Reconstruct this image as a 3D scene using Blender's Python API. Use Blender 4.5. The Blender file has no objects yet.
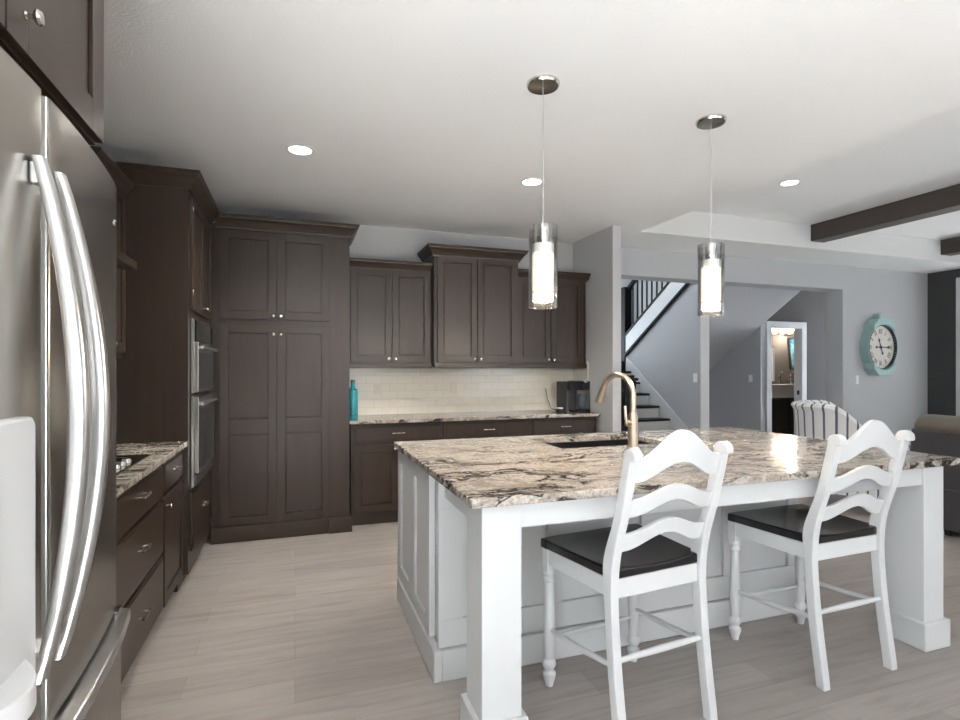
import bpy, bmesh, math, random
from mathutils import Vector, Matrix
random.seed(7)
PI = math.pi
SC = bpy.context.scene
COL = SC.collection

# ------------------------------------------------------------------ camera, world, light, exposure
cam_d = bpy.data.cameras.new('camera')
cam = bpy.data.objects.new('camera', cam_d)
COL.objects.link(cam)
SC.camera = cam
cam.location = (0, 0, 1.37)
cam.rotation_euler = (PI/2, 0, -math.atan(185/535))
cam_d.sensor_width = 36
cam_d.lens = 36*535/960
cam_d.shift_y = 8/960
cam_d.clip_start = 0.02

SC.view_settings.view_transform = 'Standard'
SC.view_settings.look = 'None'
SC.view_settings.gamma = 1
SC.view_settings.exposure = 0.92

world = bpy.data.worlds.new('sky')
SC.world = world
world.use_nodes = True
wn = world.node_tree.nodes
wn['Background'].inputs[0].default_value = (0.86, 0.93, 1.0, 1)
wn['Background'].inputs[1].default_value = .8

def area_light(name, loc, rot, sx, sy, power, color=(1, 1, 1)):
    d = bpy.data.lights.new(name, 'AREA')
    d.shape = 'RECTANGLE'; d.size = sx; d.size_y = sy; d.energy = power; d.color = color
    o = bpy.data.objects.new(name, d); COL.objects.link(o)
    o.location = loc; o.rotation_euler = rot
    return o
# daylight standing just outside the window openings (rear wall, right wall, added left and stair windows)
area_light('daylight_rear_left', (1.12, -3.36, 1.35), (PI/2, 0, 0), 1.9, 2.2, 12, (0.95, 0.975, 1))
area_light('added_fill_left', (-1.44, -1.55, 1.35), (PI/2, 0, -PI/2), 2.4, 1.9, 42, (0.88, 0.95, 1))  # fill through an added, unseen window, brightens left-facing surfaces
area_light('daylight_rear_right', (5.05, -3.36, 1.38), (PI/2, 0, 0), 1.6, 1.75, 14, (0.95, 0.975, 1))
area_light('daylight_side', (8.86, 2.55, 1.45), (PI/2, 0, PI/2), 4.2, 2.2, 20, (0.94, 0.97, 1))
area_light('added_fill_stairs', (2.84, 7.5, 3.5), (PI/2, 0, -PI/2), 1.5, 1.6, 38, (0.84, 0.92, 1))  # fill through an unseen stair window, aimed at the baluster background
sun_d = bpy.data.lights.new('sun', 'SUN'); sun_d.energy = 330; sun_d.angle = .01; sun_d.color = (.84, .93, 1)
sun = bpy.data.objects.new('sun', sun_d); COL.objects.link(sun)
sun.rotation_euler = Vector((.50, .28, -.82)).to_track_quat('-Z', 'Y').to_euler()

# ------------------------------------------------------------------ materials
MATS = {}
def nmat(name):
    m = bpy.data.materials.new(name); m.use_nodes = True
    nt = m.node_tree
    return m, nt, nt.nodes['Principled BSDF']
def srgb(*c):
    return tuple(((v/255)/12.92 if v/255 < .04045 else ((v/255+.055)/1.055)**2.4) for v in c)+(1,)
def plain(name, col, rough=.5, metal=0, coat=0, noise=0, nscale=20, bump=0, spec=.5, stretch=(1, 1, 1)):
    m, nt, b = nmat(name)
    b.inputs['Base Color'].default_value = col
    b.inputs['Roughness'].default_value = rough
    b.inputs['Metallic'].default_value = metal
    b.inputs['Coat Weight'].default_value = coat
    b.inputs['Coat Roughness'].default_value = .22
    b.inputs['Specular IOR Level'].default_value = spec
    if noise or bump:
        tc = nt.nodes.new('ShaderNodeTexCoord'); mp = nt.nodes.new('ShaderNodeMapping')
        mp.inputs['Scale'].default_value = stretch
        n = nt.nodes.new('ShaderNodeTexNoise'); n.inputs['Scale'].default_value = nscale; n.inputs['Detail'].default_value = 4
        nt.links.new(tc.outputs['Object'], mp.inputs[0]); nt.links.new(mp.outputs[0], n.inputs['Vector'])
        if noise:
            mx = nt.nodes.new('ShaderNodeMix'); mx.data_type = 'RGBA'
            mx.inputs[6].default_value = tuple(c*(1-noise) for c in col[:3])+(1,)
            mx.inputs[7].default_value = tuple(min(1, c*(1+noise)) for c in col[:3])+(1,)
            nt.links.new(n.outputs['Fac'], mx.inputs[0]); nt.links.new(mx.outputs[2], b.inputs['Base Color'])
        if bump:
            bp = nt.nodes.new('ShaderNodeBump'); bp.inputs['Strength'].default_value = bump; bp.inputs['Distance'].default_value = .004
            nt.links.new(n.outputs['Fac'], bp.inputs['Height']); nt.links.new(bp.outputs[0], b.inputs['Normal'])
    MATS[name] = m
    return m
def emit(name, col, strength):
    m, nt, b = nmat(name)
    b.inputs['Base Color'].default_value = col
    b.inputs['Emission Color'].default_value = col
    b.inputs['Emission Strength'].default_value = strength
    MATS[name] = m
    return m

M_ESP = plain('espresso_wood', srgb(49, 36, 27), .37, coat=.14, noise=.4, nscale=5, stretch=(5, 5, .6), spec=.5)
M_WHITE = plain('white_paint', srgb(205, 205, 205), .38)
M_WALL = plain('grey_wall_paint', srgb(184, 185, 187), .85, bump=.15, nscale=180)
M_HALL = plain('shaded_grey_wall_paint', srgb(174, 174, 177), .85, bump=.12, nscale=180)  # wall grey darkened a little to stand for the dimmer hall
M_ACC = plain('charcoal_wall_paint', srgb(62, 62, 63), .8)
M_CEIL = plain('ceiling_paint', srgb(246, 246, 246), .9, bump=.9, nscale=70, stretch=(1, 2.2, 1))
M_STEEL = plain('brushed_steel', srgb(186, 182, 176), .26, 1, noise=.05, nscale=60, stretch=(1, 1, 30))
M_SHANDLE = plain('satin_steel_handle', srgb(222, 222, 222), .3, 1)
M_CHROME = plain('polished_chrome', srgb(225, 225, 225), .06, 1)
M_NICKEL = plain('satin_nickel', srgb(214, 208, 198), .22, 1)
M_CHAMP = plain('champagne_bronze', srgb(212, 197, 178), .28, 1)
M_BLACK = plain('black_lacquer', srgb(24, 23, 23), .22, coat=.3)
M_MATBLK = plain('matte_black', srgb(20, 20, 22), .5)
M_BGLASS = plain('black_glass', srgb(10, 10, 11), .05)
M_OVENG = plain('oven_glass', srgb(34, 36, 38), .08)
M_LEATH = plain('charcoal_leather', srgb(54, 53, 55), .5, noise=.15, nscale=9, bump=.4)
M_LEATH2 = plain('brown_leather', srgb(88, 80, 71), .42, noise=.2, nscale=9, bump=.4)  # browner and lighter than the sofa back, for the headrests
M_BEAM = plain('dark_beam_wood', srgb(66, 58, 53), .45, noise=.25, nscale=6, stretch=(6, .5, 6))
M_DSEAT = plain('black_seat_wood', srgb(24, 22, 22), .22)
M_PLATE = plain('white_plastic', srgb(235, 234, 230), .4)
M_GPLAST = plain('light_grey_plastic', srgb(205, 206, 207), .35)
M_DPLAST = plain('dark_grey_plastic', srgb(60, 60, 62), .4)
M_TEALP = plain('aged_teal_paint', srgb(158, 190, 188), .6, noise=.15, nscale=18)
M_FACE = plain('clock_face', srgb(212, 207, 198), .7, noise=.06, nscale=14)
M_TEALG = plain('teal_ceramic', srgb(40, 150, 160), .2, noise=.4, nscale=40)
M_STONE = plain('white_stone', srgb(222, 221, 220), .25, noise=.06, nscale=8)
M_DKWOOD = plain('black_vanity_wood', srgb(22, 20, 20), .4)
M_TOWEL = plain('white_towel', srgb(222, 224, 228), .9, bump=.5, nscale=90)
M_POWD = plain('taupe_wall_paint', srgb(92, 88, 85), .85)
M_SINK = plain('black_composite', srgb(22, 22, 24), .3)
M_TREAD = plain('black_tread', srgb(24, 23, 23), .5, spec=.25)
M_DOORW = plain('dark_taupe_door_wall', srgb(62, 59, 58), .85)  # much darker than the other hall walls
M_PALE = plain('pale_grey_tray_side', srgb(222, 222, 221), .9)  # tray sides a little greyer than the ceiling
M_IVORY = plain('ivory_plastic', srgb(226, 217, 202), .4)
M_WLIT = emit('warm_lamp_glow', (1, .9, .76, 1), .6)
M_DOWN = emit('downlight_lens', (1, .96, .88, 1), 9.0)
M_BAR = emit('vanity_lamp_glow', (1, .86, .68, 1), 7.0)

def thin_glass(name, col=(1, 1, 1, 1), gloss=.12):
    m, nt, b = nmat(name)
    out = nt.nodes['Material Output']
    tr = nt.nodes.new('ShaderNodeBsdfTransparent'); tr.inputs[0].default_value = col
    gl = nt.nodes.new('ShaderNodeBsdfGlossy'); gl.inputs['Roughness'].default_value = .02
    fr = nt.nodes.new('ShaderNodeLayerWeight'); fr.inputs['Blend'].default_value = .35
    mp = nt.nodes.new('ShaderNodeMath'); mp.operation = 'MULTIPLY'; mp.inputs[1].default_value = .55
    nt.links.new(fr.outputs['Fresnel'], mp.inputs[0])
    mx = nt.nodes.new('ShaderNodeMixShader')
    nt.links.new(mp.outputs[0], mx.inputs[0]); nt.links.new(tr.outputs[0], mx.inputs[1]); nt.links.new(gl.outputs[0], mx.inputs[2])
    nt.links.new(mx.outputs[0], out.inputs[0])
    return m
M_GLASS = thin_glass('clear_glass', (.985, .985, .98, 1))
M_PANE = thin_glass('window_pane_glass', (.97, .98, .98, 1))

def ramp(nt, stops):
    r = nt.nodes.new('ShaderNodeValToRGB')
    e = r.color_ramp.elements
    while len(e) > 1: e.remove(e[-1])
    e[0].position, e[0].color = stops[0]
    for p, c in stops[1:]:
        k = e.new(p); k.color = c
    return r

def granite():
    m, nt, b = nmat('granite')
    N, L = nt.nodes.new, nt.links.new
    tc = N('ShaderNodeTexCoord'); geo = N('ShaderNodeNewGeometry')
    # distort the coordinates so the veins flow and swirl
    mp = N('ShaderNodeMapping'); mp.inputs['Scale'].default_value = (.85, 1.25, 1.25); mp.inputs['Rotation'].default_value = (0, 0, .12)
    L(geo.outputs['Position'], mp.inputs[0])
    n0 = N('ShaderNodeTexNoise'); n0.inputs['Scale'].default_value = 1.6; n0.inputs['Detail'].default_value = 3
    L(mp.outputs[0], n0.inputs['Vector'])
    vm = N('ShaderNodeVectorMath'); vm.operation = 'MULTIPLY_ADD'; vm.inputs[1].default_value = (.85, .85, .85)
    L(n0.outputs['Color'], vm.inputs[0]); L(mp.outputs[0], vm.inputs[2])
    mp2 = N('ShaderNodeMapping'); mp2.inputs['Scale'].default_value = (1.0, 2.3, 2.3)
    L(vm.outputs[0], mp2.inputs[0])
    n1 = N('ShaderNodeTexNoise'); n1.inputs['Scale'].default_value = 2.2; n1.inputs['Detail'].default_value = 9; n1.inputs['Roughness'].default_value = .68
    L(mp2.outputs[0], n1.inputs['Vector'])
    r1 = ramp(nt, [(.28, srgb(88, 82, 78)), (.38, srgb(140, 129, 119)), (.48, srgb(184, 176, 167)), (.56, srgb(150, 138, 126)), (.66, srgb(192, 186, 179)), (.8, srgb(118, 108, 100))])
    L(n1.outputs['Fac'], r1.inputs[0])
    # black veins: narrow band of a second stretched noise
    n2 = N('ShaderNodeTexNoise'); n2.inputs['Scale'].default_value = 2.6; n2.inputs['Detail'].default_value = 7; n2.inputs['Roughness'].default_value = .62
    mp3 = N('ShaderNodeMapping'); mp3.inputs['Location'].default_value = (3.1, 7.7, 1.3); mp3.inputs['Scale'].default_value = (.8, 2.2, 2.2)
    L(vm.outputs[0], mp3.inputs[0]); L(mp3.outputs[0], n2.inputs['Vector'])
    r2 = ramp(nt, [(.462, (0, 0, 0, 1)), (.482, (.95, .95, .95, 1)), (.502, (.95, .95, .95, 1)), (.525, (0, 0, 0, 1))])
    L(n2.outputs['Fac'], r2.inputs[0])
    n3 = N('ShaderNodeTexNoise'); n3.inputs['Scale'].default_value = 1.7; n3.inputs['Detail'].default_value = 3
    L(mp2.outputs[0], n3.inputs['Vector'])
    r3 = ramp(nt, [(.40, (0, 0, 0, 1)), (.50, (1, 1, 1, 1))])
    L(n3.outputs['Fac'], r3.inputs[0])
    mu = N('ShaderNodeMath'); mu.operation = 'MULTIPLY'
    L(r2.outputs[0], mu.inputs[0]); L(r3.outputs[0], mu.inputs[1])
    mx = N('ShaderNodeMix'); mx.data_type = 'RGBA'; mx.inputs[7].default_value = srgb(30, 28, 28)
    L(mu.outputs[0], mx.inputs[0]); L(r1.outputs[0], mx.inputs[6])
    # fine speckle
    n4 = N('ShaderNodeTexNoise'); n4.inputs['Scale'].default_value = 75; n4.inputs['Detail'].default_value = 2
    L(geo.outputs['Position'], n4.inputs['Vector'])
    r4 = ramp(nt, [(.36, (.62, .62, .62, 1)), (.5, (1, 1, 1, 1)), (.66, (1.15, 1.15, 1.15, 1))])
    L(n4.outputs['Fac'], r4.inputs[0])
    m2 = N('ShaderNodeMix'); m2.data_type = 'RGBA'; m2.blend_type = 'MULTIPLY'; m2.inputs[0].default_value = .8
    L(mx.outputs[2], m2.inputs[6]); L(r4.outputs[0], m2.inputs[7])
    L(m2.outputs[2], b.inputs['Base Color'])
    b.inputs['Roughness'].default_value = .13
    return m
M_GRAN = granite()

def floor_mat():
    m, nt, b = nmat('plank_floor')
    N, L = nt.nodes.new, nt.links.new
    geo = N('ShaderNodeNewGeometry')
    br = N('ShaderNodeTexBrick')
    br.inputs['Scale'].default_value = 1; br.inputs['Brick Width'].default_value = 1.22; br.inputs['Row Height'].default_value = .178
    br.inputs['Mortar Size'].default_value = .0012; br.inputs['Mortar Smooth'].default_value = .3; br.offset = .37; br.offset_frequency = 2
    br.inputs['Color1'].default_value = srgb(160, 152, 147); br.inputs['Color2'].default_value = srgb(148, 140, 135); br.inputs['Mortar'].default_value = srgb(130, 120, 113)
    L(geo.outputs['Position'], br.inputs['Vector'])
    mp = N('ShaderNodeMapping'); mp.inputs['Scale'].default_value = (.9, 9, 1)
    L(geo.outputs['Position'], mp.inputs[0])
    n = N('ShaderNodeTexNoise'); n.inputs['Scale'].default_value = 2.5; n.inputs['Detail'].default_value = 7; n.inputs['Roughness'].default_value = .6; n.inputs['Distortion'].default_value = .6
    L(mp.outputs[0], n.inputs['Vector'])
    r = ramp(nt, [(.28, (.80, .79, .78, 1)), (.5, (1, 1, 1, 1)), (.72, (1.1, 1.09, 1.08, 1))])
    L(n.outputs['Fac'], r.inputs[0])
    mx = N('ShaderNodeMix'); mx.data_type = 'RGBA'; mx.blend_type = 'MULTIPLY'; mx.inputs[0].default_value = 1
    L(br.outputs['Color'], mx.inputs[6]); L(r.outputs[0], mx.inputs[7]); L(mx.outputs[2], b.inputs['Base Color'])
    b.inputs['Roughness'].default_value = .42
    return m
M_FLOOR = floor_mat()

def tile_mat():
    m, nt, b = nmat('subway_tile')
    N, L = nt.nodes.new, nt.links.new
    geo = N('ShaderNodeNewGeometry'); sp = N('ShaderNodeSeparateXYZ'); cb = N('ShaderNodeCombineXYZ'); ad = N('ShaderNodeMath')
    L(geo.outputs['Position'], sp.inputs[0]); L(sp.outputs['X'], ad.inputs[0]); L(sp.outputs['Y'], ad.inputs[1])
    L(ad.outputs[0], cb.inputs['X']); L(sp.outputs['Z'], cb.inputs['Y'])
    br = N('ShaderNodeTexBrick'); br.inputs['Scale'].default_value = 1; br.inputs['Brick Width'].default_value = .152; br.inputs['Row Height'].default_value = .0762
    br.inputs['Mortar Size'].default_value = .0022; br.inputs['Mortar Smooth'].default_value = .6
    br.inputs['Color1'].default_value = srgb(240, 233, 220); br.inputs['Color2'].default_value = srgb(235, 228, 215); br.inputs['Mortar'].default_value = srgb(216, 209, 196)
    L(cb.outputs[0], br.inputs['Vector']); L(br.outputs['Color'], b.inputs['Base Color'])
    n = N('ShaderNodeTexNoise'); n.inputs['Scale'].default_value = 9; n.inputs['Detail'].default_value = 1
    L(cb.outputs[0], n.inputs['Vector'])
    ma = N('ShaderNodeMath'); ma.operation = 'MULTIPLY_ADD'; ma.inputs[1].default_value = -1.0
    sc = N('ShaderNodeMath'); sc.operation = 'MULTIPLY'; sc.inputs[1].default_value = 1.2
    L(n.outputs['Fac'], sc.inputs[0]); L(br.outputs['Fac'], ma.inputs[0]); L(sc.outputs[0], ma.inputs[2])
    bp = N('ShaderNodeBump'); bp.inputs['Strength'].default_value = .5; bp.inputs['Distance'].default_value = .003
    L(ma.outputs[0], bp.inputs['Height']); L(bp.outputs[0], b.inputs['Normal'])
    b.inputs['Roughness'].default_value = .1
    return m
M_TILE = tile_mat()

def stripe_mat():
    m, nt, b = nmat('striped_fabric')
    N, L = nt.nodes.new, nt.links.new
    uv = N('ShaderNodeUVMap'); sp = N('ShaderNodeSeparateXYZ'); L(uv.outputs[0], sp.inputs[0])
    a = N('ShaderNodeMath'); a.operation = 'MULTIPLY'; a.inputs[1].default_value = 1/.078; L(sp.outputs['X'], a.inputs[0])
    f = N('ShaderNodeMath'); f.operation = 'FRACT'; L(a.outputs[0], f.inputs[0])
    r = ramp(nt, [(0, srgb(226, 225, 226)), (.70, srgb(222, 221, 222)), (.72, srgb(92, 96, 112)), (.90, srgb(92, 96, 112)), (.92, srgb(226, 225, 226))])
    L(f.outputs[0], r.inputs[0]); L(r.outputs[0], b.inputs['Base Color'])
    b.inputs['Roughness'].default_value = .9
    return m
M_STRIPE = stripe_mat()

def art_mat():
    m, nt, b = nmat('abstract_blue_paint')
    N, L = nt.nodes.new, nt.links.new
    tc = N('ShaderNodeTexCoord'); n = N('ShaderNodeTexNoise'); n.inputs['Scale'].default_value = 2.6; n.inputs['Detail'].default_value = 4; n.inputs['Distortion'].default_value = 1.5
    L(tc.outputs['Object'], n.inputs['Vector'])
    r = ramp(nt, [(.3, srgb(30, 50, 66)), (.45, srgb(52, 110, 140)), (.55, srgb(120, 180, 200)), (.65, srgb(215, 228, 232)), (.75, srgb(60, 100, 125))])
    L(n.outputs['Fac'], r.inputs[0]); L(r.outputs[0], b.inputs['Base Color'])
    return m
M_ART = art_mat()

# ------------------------------------------------------------------ mesh helpers
class MB:
    """collects shapes (in coordinates relative to `off`) and links them as one mesh object"""
    def __init__(s, off=(0, 0, 0)):
        s.bm = bmesh.new(); s.off = Vector(off)
    def v(s, p): return s.bm.verts.new(Vector(p)-s.off)
    def f(s, vs, smooth=False):
        try: fc = s.bm.faces.new(vs)
        except ValueError: return None
        fc.smooth = smooth
        return fc
    def box(s, x0, y0, z0, x1, y1, z1):
        x0, x1 = min(x0, x1), max(x0, x1); y0, y1 = min(y0, y1), max(y0, y1); z0, z1 = min(z0, z1), max(z0, z1)
        c = [s.v((x, y, z)) for z in (z0, z1) for y in (y0, y1) for x in (x0, x1)]
        for q in ((0, 2, 3, 1), (4, 5, 7, 6), (0, 1, 5, 4), (2, 6, 7, 3), (0, 4, 6, 2), (1, 3, 7, 5)): s.f([c[i] for i in q])
        return s
    def loft(s, rings, caps=True, smooth=True, closed=True):
        R = [[s.v(p) for p in r] for r in rings]
        n = len(R[0])
        for a, b in zip(R, R[1:]):
            for i in range(n if closed else n-1):
                s.f([a[i], a[(i+1) % n], b[(i+1) % n], b[i]], smooth)
        if caps:
            s.f(R[0][::-1]); s.f(R[-1])
        return s
    def tube(s, pts, r, n=12, caps=True, flat=(1, 1)):
        pts = [Vector(p) for p in pts]
        rs = r if isinstance(r, (list, tuple)) else [r]*len(pts)
        rings = []; ref = None
        for i, p in enumerate(pts):
            t = (pts[min(i+1, len(pts)-1)]-pts[max(i-1, 0)]).normalized()
            if ref is None:
                ref = Vector((0, 0, 1)) if abs(t.z) < .9 else Vector((0, 1, 0))
            a = t.cross(ref).normalized(); b = a.cross(t).normalized(); ref = b
            rings.append([p+a*math.cos(2*PI*k/n)*rs[i]*flat[0]+b*math.sin(2*PI*k/n)*rs[i]*flat[1] for k in range(n)])
        return s.loft(rings, caps)
    def lathe(s, prof, c=(0, 0, 0), axis='z', n=24, caps=True):
        c = Vector(c)
        def pt(r, h, a):
            x, y = r*math.cos(a), r*math.sin(a)
            return c+{'z': Vector((x, y, h)), 'y': Vector((x, h, y)), 'x': Vector((h, x, y)), '-y': Vector((x, -h, y))}[axis]
        return s.loft([[pt(max(r, 1e-4), h, 2*PI*k/n) for k in range(n)] for r, h in prof], caps)
    def prism(s, poly, plane, a, b, smooth=False):
        """extrude a 2-D outline; plane 'xy' along z, 'xz' along y, 'yz' along x"""
        def P(p, h): return {'xy': (p[0], p[1], h), 'xz': (p[0], h, p[1]), 'yz': (h, p[0], p[1])}[plane]
        A = [s.v(P(p, a)) for p in poly]; B = [s.v(P(p, b)) for p in poly]
        n = len(poly)
        s.f(A[::-1]); s.f(B)
        for i in range(n): s.f([A[i], A[(i+1) % n], B[(i+1) % n], B[i]], smooth)
        return s
    def sweep(s, path, prof, closed=False):
        """mitred sweep of a profile (out, z) along a flat path; out lies to the right of the walking direction"""
        P = [Vector((p[0], p[1])) for p in path]
        rings = []
        for i, p in enumerate(P):
            d0 = (P[i]-P[i-1]).normalized() if i > 0 else None
            d1 = (P[i+1]-P[i]).normalized() if i < len(P)-1 else None
            if d0 is None: d0 = d1
            if d1 is None: d1 = d0
            n0 = Vector((d0.y, -d0.x)); n1 = Vector((d1.y, -d1.x))
            m = (n0+n1); m = m/max(m.length_squared/2, .05) if m.length > 1e-6 else n0
            rings.append([(p.x+m.x*o, p.y+m.y*o, z) for o, z in prof])
        return s.loft(rings, True, False)
    def build(s, name, mat, parent=None, bevel=0, seg=2, kind=None, label=None):
        bm = s.bm
        bmesh.ops.recalc_face_normals(bm, faces=bm.faces)
        for e in bm.edges:
            if len(e.link_faces) == 2 and e.calc_face_angle(0) > .62: e.smooth = False
        me = bpy.data.meshes.new(name); bm.to_mesh(me); bm.free()
        o = bpy.data.objects.new(name, me); COL.objects.link(o)
        if parent is None: o.location = s.off
        else: o.parent = parent
        if isinstance(mat, (list, tuple)):
            for m in mat: me.materials.append(m)
        else: me.materials.append(mat)
        if bevel:
            b = o.modifiers.new('bevel', 'BEVEL'); b.width = bevel; b.segments = seg; b.limit_method = 'ANGLE'; b.angle_limit = .6
        if kind: o['kind'] = kind
        if label: o['label'] = label
        return o

def thing(name, label, cat, loc=(0, 0, 0), rz=0, group=None):
    o = bpy.data.objects.new(name, None); COL.objects.link(o)
    o.empty_display_size = .1
    o.location = loc; o.rotation_euler = (0, 0, rz)
    o['label'] = label; o['category'] = cat
    if group: o['group'] = group
    return o
def tag(o, label, cat, group=None):
    o['label'] = label; o['category'] = cat
    if group: o['group'] = group
    return o
def dup(root, loc, rz=None, label=None, group=None):
    r = root.copy(); COL.objects.link(r); r.location = loc
    if rz is not None: r.rotation_euler = (0, 0, rz)
    if label: r['label'] = label
    if group: r['group'] = group
    def rec(src, dst):
        for ch in list(src.children):
            c = ch.copy(); COL.objects.link(c); c.parent = dst
            rec(ch, c)
    rec(root, r)
    return r
def struct(mb, name, mat, bevel=0):
    return mb.build(name, mat, None, bevel, kind='structure')
def arc(cx, cy, r, a0, a1, n):
    return [(cx+r*math.cos(a0+(a1-a0)*i/n), cy+r*math.sin(a0+(a1-a0)*i/n)) for i in range(n+1)]

# ------------------------------------------------------------------ the room shell
CH = 2.743          # ceiling height
XL, YB = -1.28, 5.22   # left and back kitchen walls
XR, YR = 8.693, -3.3   # right and rear walls
struct(MB().box(XL-.1, YR-.1, -.1, 11.2, 10.2, 0), 'floor', M_FLOOR)
struct(MB().box(XL-.12, -.35, 0, XL, YB+.12, CH+.2).box(XL-.12, YR, 0, XL, -2.75, CH+.2).box(XL-.12, -2.75, 0, XL, -.35, .3).box(XL-.12, -2.75, 2.3, XL, -.35, CH+.2), 'wall_left', M_WALL)
struct(MB().box(XL, YB, 0, 2.885, YB+.12, CH+.2), 'wall_back', M_WALL)
struct(MB().box(2.885, 4.44, 0, 2.978, YB+.23, CH+.2), 'wall_partition', M_WALL)
# wall with the wide cased opening to the hall, its header and its right jamb
OX = 6.955
wb = MB().box(2.978, 5.2, 2.425, OX, 5.45, CH+.2).box(OX, 5.2, 0, 7.20, 5.45, CH+.2).box(7.20, 5.225, 0, XR+.12, 5.45, CH+.2)
struct(wb, 'wall_opening', M_WALL)
# right wall with its charcoal strip and a window
wr = MB().box(XR, 4.72, 0, XR+.12, 5.225, CH+.2).box(XR, .4, 0, XR+.12, 4.72, .35).box(XR, .4, 2.52, XR+.12, 4.72, CH+.2).box(XR, YR, 0, XR+.12, .4, CH+.2)
struct(wr, 'wall_right', M_ACC)
# rear wall behind the camera with two wide windows
rw = MB()
for a, b in ((XL, .15), (2.1, 4.2), (5.9, XR+.12)): rw.box(a, YR-.12, 0, b, YR, CH+.2)
for a, b, lo, hi in ((.15, 2.1, .2, 2.5), (4.2, 5.9, .45, 2.3)): rw.box(a, YR-.12, 0, b, YR, lo); rw.box(a, YR-.12, hi, b, YR, CH+.2)
struct(rw, 'wall_rear', M_WHITE)  # unseen wall made white to bounce more light
def window(name, x0, x1, z0, z1, y, mull, along='x'):
    """frame with mullions and a pane standing in an opening"""
    def B(m, a0, b0, c0, a1, b1, c1):
        m.box(*((a0, b0, c0, a1, b1, c1) if along == 'x' else (b0, a0, c0, b1, a1, c1)))
    m = MB()
    w = .07
    B(m, x0, y, z0, x1, y+.06, z0+w); B(m, x0, y, z1-w, x1, y+.06, z1)
    xs = [x0]+[x0+(x1-x0)*k/(mull+1) for k in range(1, mull+1)]+[x1]
    for k, xx in enumerate(xs):
        a = xx if k == 0 else (xx-w if k == len(xs)-1 else xx-w/2)
        B(m, a, y, z0+w, a+w, y+.06, z1-w)
    o = struct(m, name, M_WHITE)
    p = MB(); B(p, x0+w, y+.025, z0+w, x1-w, y+.033, z1-w)
    p.build('window_pane', M_PANE, o)
    return o
window('window_1', .15, 2.1, .2, 2.5, YR-.1, 1)
window('window_2', 4.2, 5.9, .45, 2.3, YR-.1, 1)
window('window_3', .4, 4.72, .35, 2.52, XR+.03, 2, 'y')
tr = MB()
tr.box(XR-.025, 4.72, 0, XR, 4.86, 2.62).box(XR-.025, .28, 2.52, XR, 4.72, 2.62).box(XR-.025, .26, 0, XR, .4, 2.62)
struct(tr, 'trim_1', M_WHITE, .003)
# ceiling with the raised tray over the living room
TX0, TX1, TY0, TY1, TZ = 3.285, 8.3, -2.3, 4.56, 3.012
c = MB()
c.box(XL, YR, CH, TX0, YB, CH+.1).box(TX0, TY1, CH, XR, 5.225, CH+.1).box(TX1, YR, CH, XR, TY1, CH+.1).box(TX0, YR, CH, TX1, TY0, CH+.1)
c.box(TX0-.1, TY0-.1, TZ, TX1+.1, TY1+.1, TZ+.1)
c.box(TX0-.1, TY0-.1, CH+.1, TX0, TY1+.1, TZ).box(TX1, TY0-.1, CH+.1, TX1+.1, TY1+.1, TZ).box(TX0, TY1, CH+.1, TX1, TY1+.1, TZ).box(TX0, TY0-.1, CH+.1, TX1, TY0, TZ)
struct(c, 'ceiling', M_CEIL)
c = MB().box(TX1-.004, TY0, CH, TX1, TY1, TZ).box(TX0, TY1-.004, CH, TX1-.004, TY1, TZ).box(TX0+.004, TY0, CH, TX1-.004, TY0+.004, TZ)
struct(c, 'trim_4', M_PALE)

# hall beyond the opening: stair wall, closet wall under the flight, powder room
SX, DX, DY = 5.0, 7.0, 6.58
RIS, RUN, N1Y = .165, .23, 5.525       # risers, run, first nosing
def stair_z(y): return .56+.716*(y-5.892)          # top line of the lower skirt board
LZ, LY = 9*RIS, N1Y+8*RUN+.0                       # landing height and its front edge
def up_z(y): return 1.62+.646*(7.265-y)            # bottom edge of the upper stringer
# stair wall: from the floor up to the underside of the upper flight
pw = [(5.65, 0), (8.72, 0), (8.72, LZ-.05), (7.4, up_z(7.4)), (5.65, up_z(5.65))]
struct(MB().prism(pw, 'yz', SX, SX+.11), 'wall_stair', M_HALL)
struct(MB().box(SX-.012, 5.635, 0, SX+.122, 5.65, 2.425), 'trim_2', M_WHITE, .002)
struct(MB().box(DX, DY, 0, DX+.11, 8.6, 2.743), 'wall_closet', M_HALL)
struct(MB().prism([(5.6, up_z(5.6)-.02), (7.9, up_z(7.9)-.02), (7.9, up_z(7.9)+.06), (5.6, up_z(5.6)+.06)], 'yz', SX+.11, DX), 'trim_3', M_WALL)
dx0, dx1, dz = 7.19, 7.87, 2.035
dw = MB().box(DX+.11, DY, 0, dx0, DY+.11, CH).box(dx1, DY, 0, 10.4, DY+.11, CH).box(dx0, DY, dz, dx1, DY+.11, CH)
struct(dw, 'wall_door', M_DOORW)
cs = MB()
cs.box(dx0-.085, DY-.02, 0, dx0, DY, dz+.085).box(dx1, DY-.02, 0, dx1+.085, DY, dz+.085).box(dx0, DY-.02, dz, dx1, DY, dz+.085)
cs.box(dx0, DY-.02, 0, dx0+.018, DY+.13, dz).box(dx1-.018, DY-.02, 0, dx1, DY+.13, dz).box(dx0+.018, DY-.02, dz-.018, dx1-.018, DY+.13, dz)
door = struct(cs, 'door_1', M_WHITE, .003)
MB().box(dx1-.022, DY+.03, .93, dx1-.016, DY+.07, 1.0).build('strike_plate', M_MATBLK, door)
struct(MB().box(7.9, 5.45, CH, 10.4, DY, CH+.1).box(6.35, 5.45, CH, 7.9, 8.6, CH+.1), 'ceiling_hall', M_CEIL)
struct(MB().box(10.3, 5.45, 0, 10.4, 10.1, CH), 'wall_hall_right', M_HALL)
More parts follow.
